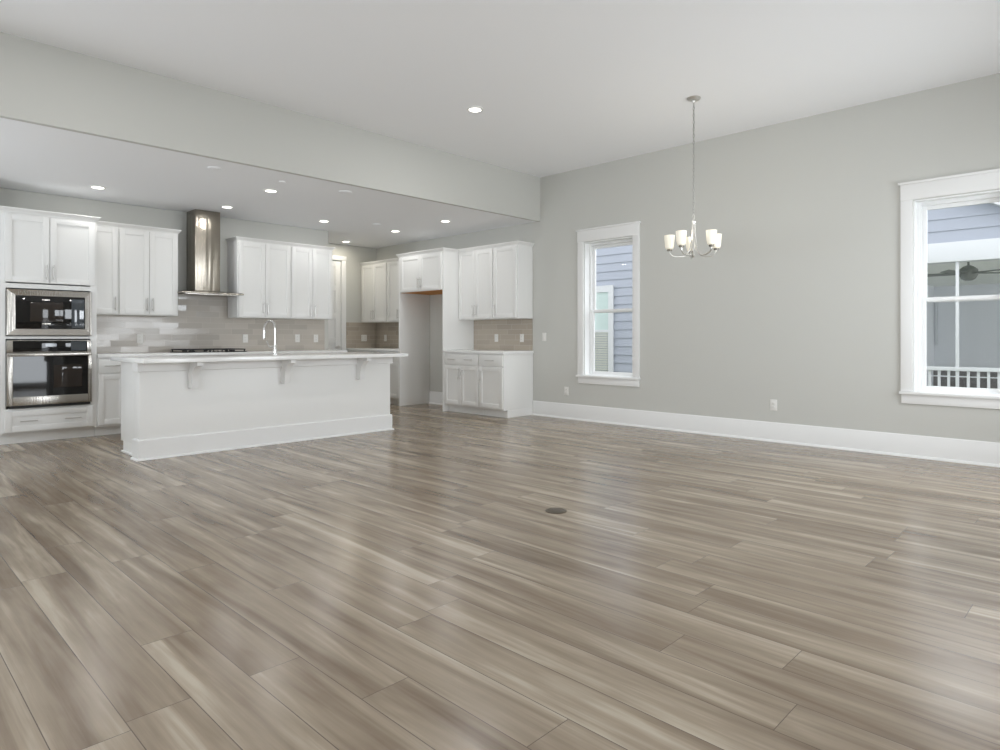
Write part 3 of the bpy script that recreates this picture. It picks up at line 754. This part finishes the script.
# ------------------------------------------------------------------ the neighbour's house outside
XN = 10.6
gr = struct('ground', MB().box(XW+.3, 40, -12, 24, -.5, -.35), M['grass'], label='grass between the houses', cat='ground')
nh = thing('neighbour_house', 'blue-grey lap-sided house with a white-framed window and porch, seen outside', 'house', (XN, 4.0, -.35))
def W2(mb):
    for v in mb.bm.verts: v.co -= Vector((XN, 4.0, -.35))
    return mb
EX, GAPY0, GAPY1 = .163, -2.6, 3.7
def rake(y): return 2.91+.5*(y-1.44)
sd = MB(); zz = -.35; phase = 0
zb = 2.398-.163*16
n = 0
while zb < 5.2:
    z0_, z1_ = zb, zb+EX
    spans = [(GAPY1, 12.0)] if z1_ < 2.40 else [(max(-3.0, 1.44+(z1_-2.91)/.5), 12.0)]
    if z0_ > -.6:
        for a, b in spans:
            if b > a:
                a2 = max(-3.0, 1.44+(z0_-2.91)/.5) if z1_ >= 2.40 else a
                a1 = a
                lo = a2 if z1_ >= 2.40 else a
                sd.loft([[(XN-.016, lo, z0_), (XN+.10, lo, z0_), (XN+.10, a1, z1_), (XN-.001, a1, z1_)],
                         [(XN-.016, b, z0_), (XN+.10, b, z0_), (XN+.10, b, z1_), (XN-.001, b, z1_)]])
    zb += EX
on(W2(sd), 'siding', M['siding'], nh)
rk = MB()
rk.loft([[(XN-.22, -3.2, rake(-3.2)), (XN+.3, -3.2, rake(-3.2)), (XN+.3, -3.2, rake(-3.2)+.2), (XN-.22, -3.2, rake(-3.2)+.2)],
         [(XN-.22, 6.0, rake(6.0)), (XN+.3, 6.0, rake(6.0)), (XN+.3, 6.0, rake(6.0)+.2), (XN-.22, 6.0, rake(6.0)+.2)]])
on(W2(rk), 'rake_board', M['extwhite'], nh)
on(W2(MB().box(XN-.045, XN+.16, -3.0, GAPY1+.1, 2.13, 2.398, .004)), 'porch_beam', M['extwhite'], nh)
on(W2(MB().box(XN+.16, 20.0, -3.0, GAPY1, 2.43, 2.50)), 'porch_ceiling', M['extceil'], nh)
on(W2(MB().box(20.0, 20.2, -3.0, GAPY1, .28, 2.43).box(XN+.12, 20.2, GAPY1, GAPY1+.12, -.35, 2.46)), 'porch_wall', M['extwall'], nh)
on(W2(MB().box(19.9, 20.2, -3.0, GAPY1, -.35, .28)), 'stone_base', M['stone'], nh)
on(W2(MB().box(XN-.1, 20.2, -3.0, GAPY1, -.40, -.15)), 'porch_floor', M['porchfloor'], nh)
for y in (1.70, -1.05, 3.66): on(W2(MB().box(XN+.0, XN+.04, y-.018, y+.018, -.15, 2.13, .003)), 'porch_post', M['extwhite'], nh)
on(W2(MB().box(XN-.01, XN+.08, -3.0, 3.66, .648, .700, .004).box(XN+.01, XN+.06, -3.0, 3.66, -.04, .0, .004)), 'porch_rail', M['extwhite'], nh)
y = 3.56
while y > -.6:
    if abs(y-1.70) > .06 and abs(y+1.05) > .06:
        on(W2(MB().box(XN+.020, XN+.050, y-.015, y+.015, .0, .648)), 'picket', M['extwhite'], nh)
    y -= .110
for z_ in (.40, .56): on(W2(MB().box(XN+.075, XN+.09, -3.0, 3.66, z_, z_+.016)), 'thin_bar', M['extwall'], nh)  # two thin horizontal bars behind the pickets
# neighbour's window with blinds
NY0, NY1, NZ0, NZ1 = 7.235, 8.40, .25, 2.125
nw = MB(); cw = .115
nw.box(XN-.05, XN-.017, NY0, NY0+cw, NZ0, NZ1).box(XN-.05, XN-.017, NY1-cw, NY1, NZ0, NZ1).box(XN-.05, XN-.017, NY0+cw, NY1-cw, NZ1-.13, NZ1).box(XN-.05, XN-.017, NY0+cw, NY1-cw, NZ0, NZ0+.1)
nw.box(XN-.04, XN-.018, NY0+cw, NY1-cw, 1.205, 1.255)
nwo = on(W2(nw), 'window', M['extwhite'], nh, 'white-cased neighbour window')
on(W2(MB().box(XN-.030, XN-.018, NY0+cw, NY1-cw, 1.255, NZ1-.13)), 'pane', M['nglass'], nwo)
bl = MB(); zq = NZ0+.11
while zq < 1.2: bl.box(XN-.034, XN-.018, NY0+cw+.02, NY1-cw, zq, zq+.038); zq += .048
on(W2(bl), 'blind', M['blind'], nwo, 'pale slatted blind')
on(W2(MB().box(XN+.11, XN+4, 3.83, 12.0, -.4, 5.0)), 'house_core', M['extwall'], nh)
on(W2(MB().box(19.95, 19.999, 3.62, 3.69, .9, 2.1)), 'upright_strip', M['extwhite'], nh)  # narrow white upright strip on the porch's back wall

fn = thing('ceiling_fan', 'dark ceiling fan hanging in the porch outside', 'ceiling fan', (13.0, 1.93, 2.1))
on(MB().lathe((0, 0, 0), [(.05, -.06), (.10, -.03), (.135, .04), (.13, .12), (.07, .17), (.02, .19)], 24), 'motor', M['fan'], fn)
on(MB().cyl((0, 0, .18), (0, 0, .328), .016, 12), 'rod', M['fan'], fn)
for k in range(5):
    a = math.radians(18+72*k); ca, sa = math.cos(a), math.sin(a)
    b_ = MB().box(.12, .70, -.065, .065, .055, .065, .004)
    for v in b_.bm.verts: v.co = Vector((v.co.x*ca-v.co.y*sa, v.co.x*sa+v.co.y*ca, v.co.z+v.co.y*.22))
    on(b_, 'blade', M['fan'], fn)
